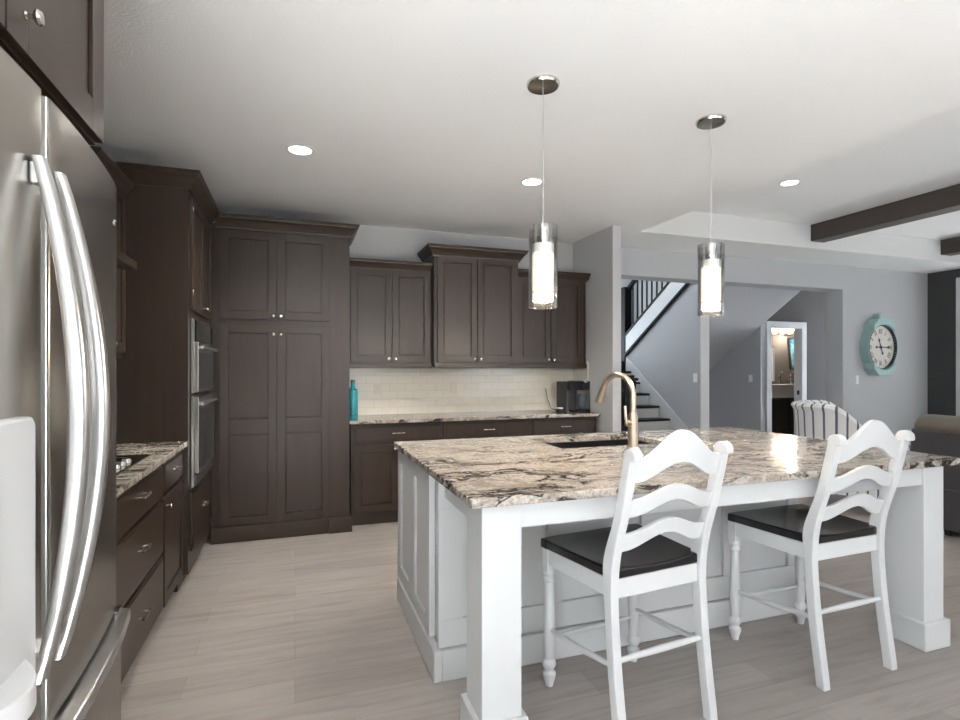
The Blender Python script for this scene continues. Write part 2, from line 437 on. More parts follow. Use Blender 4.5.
# stairwell shell
struct(MB().box(3.0, 8.72, 0, 6.35, 8.82, 5.2), 'wall_landing', M_WALL)
struct(MB().box(6.25, 5.45, CH, 6.35, 8.72, 5.2).prism([(7.3, up_z(7.3)), (8.72, 1.5), (8.72, CH), (5.6, CH), (5.6, up_z(5.6)+.08)], 'yz', 6.25, 6.35), 'wall_stairwell_right', M_WALL)
struct(MB().box(2.9, 5.45, 0, 3.0, 6.7, 5.2).box(2.9, 8.3, 0, 3.0, 8.82, 5.2).box(2.9, 6.7, 0, 3.0, 8.3, 2.65).box(2.9, 6.7, 4.35, 3.0, 8.3, 5.2), 'wall_stairwell_left', M_WALL)
struct(MB().box(2.9, 5.45, 5.2, 6.35, 8.82, 5.3).box(2.9, 5.35, CH+.2, 6.35, 5.45, 5.3), 'ceiling_stairwell', M_CEIL)
window('added_left_window', -2.75, -.35, .3, 2.3, XL-.09, 1, 'y')  # unseen window behind the camera, added to let in fill from the left
window('added_stair_window', 6.7, 8.3, 2.65, 4.35, 2.92, 0, 'y')  # unseen window put in this side wall to light the stair walls
# powder room shell
struct(MB().box(DX+.11, 8.4, 0, 10.3, 8.5, 2.6).box(DX+.11, DY+.11, 2.6, 10.3, 8.5, 2.7), 'wall_powder_room', M_POWD)

# backsplash tile on the back wall and its return on the partition
struct(MB().box(.436, YB-.01, .92, 2.885, YB, 1.44).box(2.875, 4.89, .92, 2.885, YB-.01, 1.44), 'wall_backsplash', M_TILE)
bb = MB().box(7.2, 5.205, 0, XR, 5.225, .13).box(OX, 5.18, 0, 7.2, 5.2, .13)
struct(bb, 'baseboard_back', M_WHITE, .003)
struct(MB().box(2.875, 4.42, 0, 2.99, 4.44, .13).box(2.978, 4.44, 0, 2.995, 5.45, .13), 'baseboard_partition', M_WHITE, .003)

# ceiling beams in the tray
for x0, lb in ((5.582, 'long dark-stained ceiling beam in the tray, nearer the island'), (7.823, 'dark-stained ceiling beam in the tray at the far right edge')):
    o = MB((x0+.1, 1.1, 2.82)).box(x0, TY0+.006, 2.82, x0+.2, TY1-.006, TZ-.002).build('ceiling_beam', M_BEAM, None, .004)
    tag(o, lb, 'beam', 'dark beams across the tray ceiling')

# ------------------------------------------------------------------ cabinet parts (local frame: front faces -y, x to the right, z up)
def shaker(parent, x0, z0, x1, z1, yf=0., t=.02, w=.06, rails=(), name='door', mat=None, knob=None, pull=None, hinge=False):
    m = MB()
    m.box(x0, yf, z0, x0+w, yf+t, z1).box(x1-w, yf, z0, x1, yf+t, z1)
    zs = [z0]+[r for r in rails]+[z1-w]
    m.box(x0+w, yf, z0, x1-w, yf+t, z0+w).box(x0+w, yf, z1-w, x1-w, yf+t, z1)
    tops = []
    lo = z0+w
    for a, b in rails:
        m.box(x0+w, yf, a, x1-w, yf+t, b); tops.append((lo, a)); lo = b
    tops.append((lo, z1-w))
    for a, b in tops:
        m.box(x0+w, yf+.017, a, x1-w, yf+t-.001, b)
        g = .006
        m.box(x0+w+g, yf+.0085, a+g, x1-w-g, yf+.0172, b-g)
    d = m.build(name, mat or M_ESP, parent, .0018, 1)
    if knob: make_knob(d, knob[0], knob[1], yf)
    if pull: make_pull(d, pull[0], pull[1], yf)
    return d
def slab_drawer(parent, x0, z0, x1, z1, yf=0., t=.02, pull=None, n=1):
    m = MB().box(x0, yf+.006, z0, x1, yf+t, z1).box(x0+.012, yf, z0+.012, x1-.012, yf+.006, z1-.012)
    d = m.build('drawer', M_ESP, parent, .003, 2)
    if pull: make_pull(d, pull[0], pull[1], yf)
    return d
def make_knob(parent, x, z, yf):
    MB().lathe([(.008, 0), (.008, .003), (.005, .006), (.005, .014), (.0135, .019), (.0155, .024), (.012, .029), (.004, .031)], (x, yf, z), '-y', 18).build('knob', M_NICKEL, parent)
def make_pull(parent, x, z, yf, L=.1):
    m = MB()
    m.tube([(x-L*.42, yf, z), (x-L*.42, yf-.022, z)], [.0065, .0045], 10).tube([(x+L*.42, yf, z), (x+L*.42, yf-.022, z)], [.0065, .0045], 10)
    pts = [(x+L*(-.55+1.1*i/10), yf-.022-.006*math.sin(PI*i/10), z) for i in range(11)]
    rr = [.0065, .0075, .005, .0045, .0055, .006, .0055, .0045, .005, .0075, .0065]
    m.tube(pts, rr, 10)
    m.build('pull_handle', M_NICKEL, parent)
CROWN = [(0, 0), (.012, 0), (.014, .018), (.022, .022), (.03, .036), (.048, .062), (.064, .074), (.066, .084), (.072, .09), (.072, .104), (0, .104)]
def crown(parent, path, ztop, scale=1.0, name='crown_moulding'):
    h = CROWN[-1][1]*scale
    return MB().sweep(path, [(o*scale, ztop-h+z*scale) for o, z in CROWN]).build(name, M_ESP, parent)

# ---------------------------------------------------------------- back wall cabinets
# pantry: its front at y 4.60, from the oven tower to x .434
pan = thing('pantry_cabinet', 'tall dark brown four-door pantry cabinet in the back corner beside the wall ovens', 'cabinet', (-.6, 4.6, 0))
PX = -.6
def px(x): return x-PX
MB().box(px(-.618), .021, .0, px(.434), .608, 2.5).build('cabinet_body', M_ESP, pan)
shaker(pan, px(-.553), 1.757, px(-.141), 2.452, w=.062, knob=(px(-.165), 1.785))
shaker(pan, px(-.135), 1.757, px(.272), 2.452, w=.062, knob=(px(-.108), 1.785))
shaker(pan, px(-.553), .135, px(-.141), 1.712, w=.062, rails=((.848, .968),), knob=(px(-.165), 1.64))
shaker(pan, px(-.135), .135, px(.272), 1.712, w=.062, rails=((.848, .968),), knob=(px(-.108), 1.64))
MB().box(px(-.618), -.004, 0, px(.262), .02, .128).box(px(.262), -.022, 0, px(.452), .02, .125).box(px(.434), .02, 0, px(.452), .2, .125).build('plinth', M_ESP, pan, .004)
crown(pan, [(px(-.585), .012), (px(.437), .012), (px(.437), .6)], 2.565)

# wall cabinets
def wall_cab(label, x0, x1, yf, z0, z1, splits, pathx, ctop, knobs, cr=1.0, xd=None):
    t = thing('wall_cabinet', label, 'cabinet', (x0, yf, z0), 0, 'dark wall cabinets above the back counter')
    W, D, H = x1-x0, YB-.003-yf, z1-z0
    MB().box(0, .021, .0, W, D, H).build('cabinet_body', M_ESP, t)
    a, b, c = [s-x0 for s in splits]
    shaker(t, a, .045, b-.003, H-.03, w=.058, knob=(b-.032, .075))
    shaker(t, b+.003, .045, c, H-.03, w=.058, knob=(b+.032, .075))
    MB().box(-.002, -.004, -.012, W+.002, .02, .028).build('light_rail', M_ESP, t, .004)
    crown(t, pathx(W, D), ctop-z0, cr)
    return t
wall_cab('two-door dark wall cabinet over the teal bottle, left of the raised one', .437, 1.215, 4.89, 1.38, 2.30, (.468, .839, 1.198), lambda W, D: [(0, .012), (W-.005, .012)], 2.347, 0, .8)
wall_cab('taller raised two-door dark wall cabinet in the middle of the back wall', 1.218, 2.062, 4.80, 1.38, 2.44, (1.245, 1.635, 2.04), lambda W, D: [(-.002, D-.0), (-.002, .012), (W+.002, .012), (W+.002, D)], 2.505, 0)
wall_cab('two-door dark wall cabinet over the coffee maker, beside the grey partition', 2.065, 2.862, 4.89, 1.38, 2.30, (2.085, 2.452, 2.815), lambda W, D: [(.005, .012), (W, .012), (W, D)], 2.347, 0, .8)

# base cabinets under the back counter
def base_cab(label, x0, x1, door=True, nd=1):
    t = thing('base_cabinet', label, 'cabinet', (x0, 4.68, 0), 0, 'dark base cabinets along the back wall')
    W = x1-x0
    MB().box(0, .021, .1, W, .535, .888).box(0, .075, 0, W, .535, .1).build('cabinet_body', M_ESP, t)
    slab_drawer(t, .022, .728, W-.012, .868, pull=(W/2, .80))
    if nd == 1: shaker(t, .022, .125, W-.012, .70, knob=(W-.045, .665))
    else:
        shaker(t, .022, .125, W/2-.002, .70, knob=(W/2-.03, .665)); shaker(t, W/2+.002, .125, W-.012, .70, knob=(W/2+.03, .665))
    return t
base_cab('dark base cabinet with drawer and two doors next to the pantry', .455, 1.262, nd=2)
base_cab('dark base cabinet with drawer behind the island, middle of the back run', 1.265, 2.138, nd=2)
base_cab('dark base cabinet with drawer below the coffee maker', 2.141, 2.86, nd=2)
o = MB((.44, 4.64, .89)).box(.437, 4.64, .8905, 2.874, 5.208, .92).build('countertop', M_GRAN, None, .004)
tag(o, 'speckled granite countertop along the tiled back wall', 'countertop')

# ---------------------------------------------------------------- left run (front faces +x: local x runs along world +y, local y into the wall)
def lthing(name, label, cat, xf, y0, z0=0, group=None): return thing(name, label, cat, (xf, y0, z0), PI/2, group)
XF = -.645
GL = 'dark base cabinets beside the fridge'
t = lthing('drawer_cabinet', 'dark three-drawer base cabinet under the cooktop', 'cabinet', XF, 2.33, 0, GL)
W = 3.178-2.33
MB().box(0, .021, .1, W, .63, .888).box(0, .07, 0, W, .63, .1).build('cabinet_body', M_ESP, t)
for a, b in ((.70, .868), (.41, .685), (.115, .395)):
    slab_drawer(t, .02, a, W-.008, b, pull=(.405, (a+b)/2+.02))
t = lthing('base_cabinet', 'narrow dark base cabinet with a drawer over a door, left of the ovens', 'cabinet', XF, 3.18, 0, GL)
W = 3.697-3.18
MB().box(0, .021, .1, W, .63, .888).box(0, .07, 0, W, .63, .1).build('cabinet_body', M_ESP, t)
slab_drawer(t, .01, .715, W-.012, .868, pull=(W/2, .80))
shaker(t, .01, .115, W-.012, .695, knob=(.045, .64))
t = lthing('base_cabinet', 'dark base cabinet mostly hidden behind the stainless fridge', 'cabinet', XF, 1.875, 0, GL)
W = 2.327-1.875
MB().box(0, .021, .1, W, .63, .888).box(0, .07, 0, W, .63, .1).build('cabinet_body', M_ESP, t)
slab_drawer(t, .01, .715, W-.012, .868, pull=(W/2, .80))
shaker(t, .01, .115, W-.012, .695, knob=(.045, .64))
o = MB((-.95, 2.7, .89)).box(XL+.003, 1.875, .8905, -.622, 3.697, .922).build('countertop', M_GRAN, None, .004)
tag(o, 'granite countertop holding the cooktop between fridge and oven tower', 'countertop')
# cooktop
ck = thing('cooktop', 'black glass cooktop set in the granite beside the fridge', 'cooktop', (-.94, 2.75, .9225))
MB().box(-.245, -.375, 0, .245, .375, .007).build('trim_frame', M_STEEL, ck, .002)
MB().box(-.238, -.368, .007, .238, .368, .010).build('glass_top', M_BGLASS, ck, .001)
for x, y, r in ((-.11, -.2, .09), (.1, -.2, .075), (-.11, .2, .075), (.1, .2, .1)):
    MB().lathe([(r, .010), (r, .0115), (r-.008, .0115), (r-.008, .010)], (x, y, 0), 'z', 40, False).build('burner_ring', M_DPLAST, ck)
for k in range(4):
    MB().lathe([(.02, .010), (.02, .022), (.016, .03), (.001, .03)], (.205, -.12+.08*k, 0), 'z', 18).build('control_knob', M_STEEL, ck)
# slanted range hood and the upper cabinet over the counter
hd = thing('range_hood', 'dark slanted range hood over the cooktop on the left wall', 'hood', (XL+.002, 2.35, 1.86))
MB().prism([(0, .04), (.53, .04), (.33, .12), (0, .12)], 'xz', 0, .75).build('canopy', M_ESP, hd, .003)
MB().box(0, .0, 0, .53, .75, .04).build('rim', M_ESP, hd, .003)
MB().box(.05, .06, -.004, .48, .69, 0).build('filter', M_STEEL, hd)
MB().box(0, .02, .12, .33, .73, .6).build('chimney', M_ESP, hd, .003)
uc = lthing('wall_cabinet', 'dark wall cabinet between range hood and oven tower, seen edge-on', 'cabinet', -.95, 3.105, 1.43)
MB().box(0, .021, 0, .592, .327, 1.01).build('cabinet_body', M_ESP, uc)
shaker(uc, .006, .03, .294, .97, knob=(.27, .07)); shaker(uc, .3, .03, .588, .97, knob=(.325, .07))
crown(uc, [(0, .012), (.58, .012)], 1.03, .8)

# oven tower
ty0, ty1 = 3.70, 4.575
tw = lthing('oven_cabinet', 'tall dark brown cabinet housing the built-in ovens, left of the pantry', 'cabinet', -.60, ty0)
W = ty1-ty0
MB().box(0, .021, .1, W, .676, 2.5).box(0, .08, 0, W, .676, .1).build('cabinet_body', M_ESP, tw)
mid = .445
shaker(tw, .03, 1.735, mid-.003, 2.44, w=.06, knob=(mid-.03, 1.78)); shaker(tw, mid+.003, 1.735, .82, 2.44, w=.06, knob=(mid+.03, 1.78))
slab_drawer(tw, .03, .23, .82, .60, pull=(.43, .43))
for z in (1.84, 2.36):
    MB().lathe([(.005, -.02), (.005, .02)], (.028, .0, z), 'z', 10).build('hinge', M_NICKEL, tw)
crown(tw, [(-.003, .455), (-.003, .018), (W-.03, .018)], 2.57)
# built-in microwave and oven
AO = -.598
mw = lthing('microwave_oven', 'built-in steel microwave above the wall oven', 'microwave', AO, ty0+.06, 1.21)
Wo = .74
MB().box(0, 0, 0, Wo, .0185, .47).build('trim_frame', M_STEEL, mw, .002)
MB().box(.01, -.014, .335, Wo-.01, -.0005, .46).build('control_panel', M_BGLASS, mw, .002)
MB().box(.22, -.0155, .365, .52, -.0142, .43).build('display', M_OVENG, mw)
dr = MB().box(.01, -.022, .01, Wo-.01, -.0005, .325).build('door', M_STEEL, mw, .003)
MB().box(.035, -.024, .03, Wo-.035, -.0222, .262).build('door_window', M_OVENG, dr, .001)
def ovhandle(par, z):
    m = MB().tube([(.05, -.04, z), (Wo-.05, -.04, z)], .011, 14)
    for x in (.09, Wo-.09): m.tube([(x, -.02, z), (x, -.04, z)], .008, 10)
    m.build('handle', M_SHANDLE, par)
ovhandle(dr, .292)
ov = lthing('wall_oven', 'built-in steel wall oven below the microwave', 'oven', AO, ty0+.06, .62)
MB().box(0, 0, 0, Wo, .0185, .575).build('trim_frame', M_STEEL, ov, .002)
MB().box(.01, -.014, .01, Wo-.01, -.0005, .075).build('lower_vent', M_DPLAST, ov, .002)
dr = MB().box(.01, -.024, .085, Wo-.01, -.0005, .565).build('door', M_STEEL, ov, .003)
MB().box(.035, -.0265, .115, Wo-.035, -.0242, .485).build('door_window', M_OVENG, dr, .001)
ovhandle(dr, .52)

# cabinet over the fridge
fc = lthing('fridge_cabinet', 'dark two-door cabinet mounted above the stainless fridge', 'cabinet', -.50, .72, 1.985)
MB().box(0, .021, 0, 1.025, .776, .52).build('cabinet_body', M_ESP, fc)
shaker(fc, .01, .006, .487, .47, w=.075, knob=(.455, .06)); shaker(fc, .493, .006, 1.02, .47, w=.085, knob=(.56, .075))
crown(fc, [(0, .012), (1.027, .012), (1.027, .7)], .585)

# ---------------------------------------------------------------- fridge: front faces +x
FX, FY0, FY1 = -.46, .75, 1.865
fr = thing('refrigerator', 'stainless steel french-door fridge with bowed handles at the left edge', 'fridge', (-.86, (FY0+FY1)/2, 0))
fo = (-.86, (FY0+FY1)/2, 0)
GAP = 1.265
MB(fo).box(-1.26, FY0, .03, -.545, FY1, 1.87).build('body', M_DPLAST, fr, .004)
def front_x(y, k=.034): return FX-k*((y-1.265)/.555)**2
def door_plan(y0, y1, push=0, xb=-.545, rr=.018):
    """door outline in plan, (x, y), front towards +x on the gently bowed line of the whole front, rounded at both ends"""
    P = [(xb, y0)]
    P += [(front_x(y0)+push-rr+rr*math.sin(a), y0+rr-rr*math.cos(a)) for a in [PI/2*i/5 for i in range(6)]]
    for i in range(1, 10):
        y = y0+rr+(y1-y0-2*rr)*i/10
        P.append((front_x(y)+push, y))
    P += [(front_x(y1)+push-rr+rr*math.cos(a), y1-rr+rr*math.sin(a)) for a in [PI/2*i/5 for i in range(6)]]
    P.append((xb, y1))
    return P
def fdoor(y0, y1, z0, z1):
    return MB(fo).prism(door_plan(y0, y1), 'xy', z0, z1, True).build('door', M_STEEL, fr)
dl = fdoor(FY0, GAP-.005, .665, 1.905)
dr = fdoor(GAP+.005, FY1, .665, 1.905)
def copysq(c): return math.copysign(abs(c)**.6, c)
def fhandle(par, y, bow=.062):
    n = 24
    rings = []
    for i in range(n+1):
        s = i/n
        z = .79+.97*s
        b = math.sin(PI*s)**.9
        x = FX+.012+bow*b
        w, h = .015+.004*b, .010+.006*b
        rings.append([(x+h*copysq(math.cos(a)), y+w*copysq(math.sin(a)), z) for a in [2*PI*k/20 for k in range(20)]])
    m = MB(fo).loft(rings)
    m.build('handle', M_SHANDLE, par)
    for z in (.82, 1.73):
        MB(fo).box(FX, y-.012, z-.02, FX+.022, y+.012, z+.02).build('handle_mount', M_SHANDLE, par, .004)
fhandle(dl, 1.205); fhandle(dr, 1.292, .070)
MB(fo).box(FX-.03, GAP-.0048, .67, FX+.003, GAP+.0048, 1.90).build('door_gap_strip', M_SHANDLE, fr, .002)  # bright satin strip filling the gap between the doors
# ice and water dispenser on the left door
dp = MB(fo)
dp.prism([(.90, .80), (1.155, .80), (1.168, .83), (1.168, 1.27), (1.155, 1.285), (.90, 1.285)], 'yz', FX-.005, FX+.022)
dsp = dp.build('dispenser_panel', M_GPLAST, dl, .006)
MB(fo).box(FX+.0225, .92, .93, FX+.0245, 1.035, 1.18).build('dispenser_recess', M_DPLAST, dsp, .001)
MB(fo).box(FX+.0225, .92, 1.19, FX+.026, 1.02, 1.265).build('dispenser_display', M_BGLASS, dsp, .002)
tray = MB(fo).prism([(FX+.02, .91)]+[(FX+.02+.05*math.sin(PI*i/14), .91+.22*i/14) for i in range(1, 14)]+[(FX+.02, 1.13)], 'xy', .825, .87, True)
tray.build('drip_tray', M_GPLAST, dsp, .003)
# freezer drawer with a forward lip
fz = MB(fo).prism(door_plan(FY0, FY1, .012), 'xy', .09, .62, True).build('freezer_drawer', M_STEEL, fr)
lip = door_plan(FY0, FY1, .036)
MB(fo).prism(lip, 'xy', .62, .652, True).build('drawer_lip', M_SHANDLE, fz, .004)
MB(fo).box(-.54, FY1-.06, .653, front_x(FY1)+.012, FY1-.008, .664).build('hinge_bracket', M_CHROME, fr, .003)
MB(fo).box(-1.2, FY0+.02, 0, -.56, FY1-.02, .085).build('base_grille', M_MATBLK, fr)
MB(fo).lathe([(.010, 0), (.010, .004), (.001, .005)], (front_x(FY1-.06)+.0, FY1-.06, 1.79), 'x', 14).build('badge', M_CHROME, dr)

# ---------------------------------------------------------------- island
IO = (.58, 2.29, 0)
isl = thing('kitchen_island', 'white panelled kitchen island with corner posts under a granite slab', 'island', IO)
BX0, BX1, BY0, BY1 = .605, 2.69, 2.29, 3.15
MB(IO).box(BX0, BY0, .0, BX1, BY0+.02, .898).box(BX0, BY1-.02, .0, BX1, BY1, .898).box(BX0, BY0+.02, .0, BX0+.02, BY1-.02, .898).box(BX1-.02, BY0+.02, .0, BX1, BY1-.02, .898).build('body', M_WHITE, isl)
def island_front():
    m = MB(IO)
    xs = [BX0, 1.16, 1.68, 2.2, BX1]
    w = .075
    m.box(BX0-.012, BY0-.018, .75, BX1, BY0, .898); m.box(BX0-.012, BY0-.018, .14, BX1, BY0, .26)
    for k, x in enumerate(xs):
        a = x-.012 if k == 0 else (x-w if k == len(xs)-1 else x-w/2)
        m.box(a, BY0-.018, .26, a+w+(.04 if k == 0 else 0), BY0, .75)
    return m.build('front_panelling', M_WHITE, isl, .003)
island_front()
# two shaker panels on the left end, facing -x
def end_panel(y0, y1):
    m = MB(IO)
    x0, x1 = BX0-.03, BX0-.001
    z0, z1, w = .145, .895, .075
    m.box(x0, y0, z0, x1, y0+w, z1).box(x0, y1-w, z0, x1, y1, z1).box(x0, y0+w, z0, x1, y1-w, z0+w).box(x0, y0+w, z1-w, x1, y1-w, z1)
    m.box(x0+.013, y0+w, z0+w, x1, y1-w, z1-w)
    m.build('end_panel', M_WHITE, isl, .003)
end_panel(2.375, 2.765); end_panel(2.767, 3.15)
bd = MB(IO)
bd.box(BX0-.036, BY0-.034, 0, BX0-.0, BY1, .135).box(BX0, BY0-.034, 0, BX1+.012, BY0-.0, .135).box(BX1, BY0, 0, BX1+.012, BY1, .135)
bd.build('plinth', M_WHITE, isl, .005)
def post(x0, y0, x1, y1):
    m = MB(IO).box(x0, y0, 0.0, x1, y1, .898)
    p = m.build('post', M_WHITE, isl, .003)
    MB(IO).box(x0-.02, y0-.02, 0, x1+.02, y1+.02, .135).build('post_foot', M_WHITE, p, .006)
post(.612, 1.75, .762, 1.925); post(2.885, 1.75, 3.03, 1.935)
MB(IO).box(.762, 1.757, .80, 2.885, 1.785, .898).box(.62, 1.925, .80, .648, BY0-.018, .898).box(2.99, 1.935, .80, 3.018, 3.13, .898).box(BX1, 3.10, .80, 2.99, 3.13, .898).build('apron', M_WHITE, isl, .003)
post(2.885, 2.975, 3.03, 3.14)
# the granite slab with the sink cut-out
SKX0, SKX1, SKY0, SKY1 = 1.385, 2.10, 2.62, 3.04
def slab():
    m = MB((.56, 1.7, .90))
    def ring(x0, y0, x1, y1, z): return [m.v(p) for p in ((x0, y0, z), (x1, y0, z), (x1, y1, z), (x0, y1, z))]
    O = (.557, 1.692, 3.085, 3.185); I = (SKX0, SKY0, SKX1, SKY1)
    ot, it, ob, ib = ring(*O[:2], *O[2:], .93), ring(*I[:2], *I[2:], .93), ring(*O[:2], *O[2:], .8985), ring(*I[:2], *I[2:], .8985)
    for k in range(4):
        j = (k+1) % 4
        m.f([ot[k], ot[j], it[j], it[k]]); m.f([ob[k], ib[k], ib[j], ob[j]])
        m.f([ot[k], ob[k], ob[j], ot[j]]); m.f([it[k], it[j], ib[j], ib[k]])
    return m.build('island_countertop', M_GRAN, None, .005)
tag(slab(), 'large polished swirling granite slab on top of the white island', 'countertop')
sk = thing('kitchen_sink', 'black undermount sink sunk into the island granite', 'sink', ((SKX0+SKX1)/2, (SKY0+SKY1)/2, .70))
m = MB(((SKX0+SKX1)/2, (SKY0+SKY1)/2, .70))
e = .012
m.box(SKX0-e, SKY0-e, .70, SKX1+e, SKY1+e, .712)
m.box(SKX0-e, SKY0-e, .712, SKX0, SKY1+e, .898).box(SKX1, SKY0-e, .712, SKX1+e, SKY1+e, .898).box(SKX0, SKY0-e, .712, SKX1, SKY0, .898).box(SKX0, SKY1, .712, SKX1, SKY1+e, .898)
m.build('basin', M_SINK, sk, .004)
MB(((SKX0+SKX1)/2, (SKY0+SKY1)/2, .70)).lathe([(.045, .712), (.045, .715), (.02, .7165), (.001, .716)], ((SKX0+SKX1)/2, (SKY0+SKY1)/2, 0), 'z', 24).build('drain', M_CHROME, sk)
# faucet
fx, fy = 1.735, 2.475
fa = thing('faucet', 'champagne gold gooseneck faucet standing on the island by the sink', 'faucet', (fx, fy, .9302))
MB().lathe([(.034, 0), (.034, .006), (.027, .012), (.027, .03), (.026, .16), (.026, .175), (.022, .185), (.018, .2)], (0, 0, 0), 'z', 24).build('body', M_CHAMP, fa)
sd = Vector((-.06, .27)).normalized()
R = .112
pts = [(0, 0, .19), (0, 0, .24)]+[(sd.x*(R-R*math.cos(a)), sd.y*(R-R*math.cos(a)), .29+R*math.sin(a)) for a in [PI*.86*i/18 for i in range(19)]]
MB().tube(pts, .0162, 16).build('spout', M_CHAMP, fa)
a = PI*.86
d = Vector((sd.x*math.sin(a), sd.y*math.sin(a), math.cos(a)))
p0 = Vector(pts[-1]); 
MB().tube([p0-d*.01, p0+d*.03, p0+d*.06, p0+d*.105], [.0165, .0175, .021, .0255], 16).build('spray_head', M_CHAMP, fa)
MB().tube([(0, 0, .14), (-.045, -.005, .14)], [.019, .017], 14).tube([(-.04, -.005, .135), (-.05, -.005, .17), (-.052, -.003, .235)], [.008, .008, .0065], 10).build('lever', M_CHAMP, fa)

# ---------------------------------------------------------------- counter stools
def post_y(z):
    """back-leg centre line, local y by height"""
    K = [(0, -.240), (.12, -.222), (.30, -.198), (.50, -.182), (.62, -.178), (.69, -.182), (.78, -.222), (.90, -.254), (1.0, -.277), (1.07, -.294)]
    for (z0, y0), (z1, y1) in zip(K, K[1:]):
        if z <= z1:
            s = (z-z0)/(z1-z0)
            return y0+(y1-y0)*s
    return K[-1][1]
def smooth_post(z): return sum(post_y(min(1.07, max(0, z+d))) for d in (-.06, -.03, 0, .03, .06))/5
def make_stool(label, loc, rz):
    st = thing('counter_stool', label, 'stool', loc, rz, 'white ladder-back counter stools at the island')
    # dished black seat
    n = 14
    def seat_pt(i, j, top):
        u, v = i/n*2-1, j/n
        hw = .222+(.268-.222)*v
        y = -.19+.445*v
        x = u*hw
        if v > .9: y -= .02*abs(u)**4
        z = .632-.013*max(0, 1-(u*u+((v-.42)/.5)**2))*1.1+.004*abs(u)**2 if top else .597
        return (x, y, z)
    m = MB()
    T = [[m.v(seat_pt(i, j, True)) for i in range(n+1)] for j in range(n+1)]
    B = [[m.v(seat_pt(i, j, False)) for i in range(n+1)] for j in range(n+1)]
    for j in range(n):
        for i in range(n):
            m.f([T[j][i], T[j][i+1], T[j+1][i+1], T[j+1][i]], True); m.f([B[j][i], B[j+1][i], B[j+1][i+1], B[j][i+1]])
    for k in range(n):
        m.f([T[0][k], B[0][k], B[0][k+1], T[0][k+1]]); m.f([T[n][k], T[n][k+1], B[n][k+1], B[n][k]])
        m.f([T[k][0], T[k+1][0], B[k+1][0], B[k][0]]); m.f([T[k][n], B[k][n], B[k+1][n], T[k+1][n]])
    m.build('seat', M_DSEAT, st, .008, 3, label='black dished seat')
    # apron rails
    m = MB()
    m.box(-.2, -.19, .525, .2, -.166, .597)
    m.box(-.22, .213, .535, .22, .233, .597)
    for s in (-1, 1):
        m.prism([(s*.2, -.17), (s*.226, -.17), (s*.25, .22), (s*.223, .22)], 'xy', .53, .597)
    m.build('seat_rail', M_WHITE, st, .002)
    # turned front legs
    for s in (-1, 1):
        m = MB().box(s*.231-.022, .198, .50, s*.231+.022, .242, .5965)
        m.lathe([(q*1.18, h) for q, h in [(.0205, .50), (.023, .492), (.0235, .484), (.019, .478), (.019, .470), (.0225, .463), (.0225, .456), (.018, .449), (.0195, .40), (.0215, .30), (.0215, .2), (.018, .135), (.0165, .118), (.024, .106), (.026, .094), (.022, .082), (.016, .074), (.016, .068), (.0235, .058), (.024, .046), (.017, .02), (.014, .0)]], (s*.231, .22, 0), 'z', 20)
        m.build('leg', M_WHITE, st, 0)
    # rear legs running up into the reclined back posts, rolled over at the top
    for s in (-1, 1):
        zs = [1.05*k/40 for k in range(41)]
        def half(z): return (.020+.007*math.exp(-((z-.66)/.09)**2))
        fr_ = [(smooth_post(z)+half(z), z) for z in zs]; bk = [(smooth_post(z)-half(z), z) for z in zs]
        cx_, cz_ = smooth_post(1.05)-.012, 1.062
        roll = arc(cx_, cz_, .031, -.2, PI*1.15, 14)
        poly = fr_+roll+bk[::-1]
        x0 = s*.218
        MB().prism(poly, 'yz', x0-.019, x0+.019, True).build('leg', M_WHITE, st, .004, label='rear leg rising into the scrolled back post')
    # ladder slats, scalloped
    def slat(name, ztc, zte, zbc, zbe, p=1.0):
        nx = 24
        rings = []
        for i in range(nx+1):
            x = -.2+.4*i/nx
            q = .5+.5*math.cos(PI*min(1, abs(x)/.185))
            zt = zte+(ztc-zte)*q**p; zb = zbe+(zbc-zbe)*q**p
            cur = -.014*(1-(x/.2)**2)
            rings.append([(x, smooth_post(zz)+cur+dy, zz) for zz, dy in ((zb, -.010), (zt, -.010), (zt, .010), (zb, .010))])
        MB().loft(rings, True, True).build(name, M_WHITE, st, .003)
    slat('crest_rail', 1.148, 1.05, 1.03, .965, .9)
    slat('back_slat', .947, .90, .888, .835)
    slat('back_slat', .818, .77, .758, .70)
    # stretchers
    for s in (-1, 1):
        MB().tube([(s*.231, .212, .245), (s*.226, 0, .262), (s*.219, -.19, .285)], [.009, .0125, .009], 12).build('stretcher', M_WHITE, st)
    MB().tube([(-.2, -.199, .305), (0, -.199, .307), (.2, -.199, .305)], [.010, .0135, .010], 12).build('stretcher', M_WHITE, st)
    MB().tube([(-.215, .22, .205), (0, .22, .205), (.215, .22, .205)], [.009, .0115, .009], 12).build('stretcher', M_WHITE, st)
    return st
st1 = make_stool('white ladder-back counter stool with black seat, nearer the camera, left of the other', (1.29, 1.892, 0), .101)
dup(st1, (2.343, 1.926, 0), .035, 'white ladder-back counter stool with black seat beside the right island post')

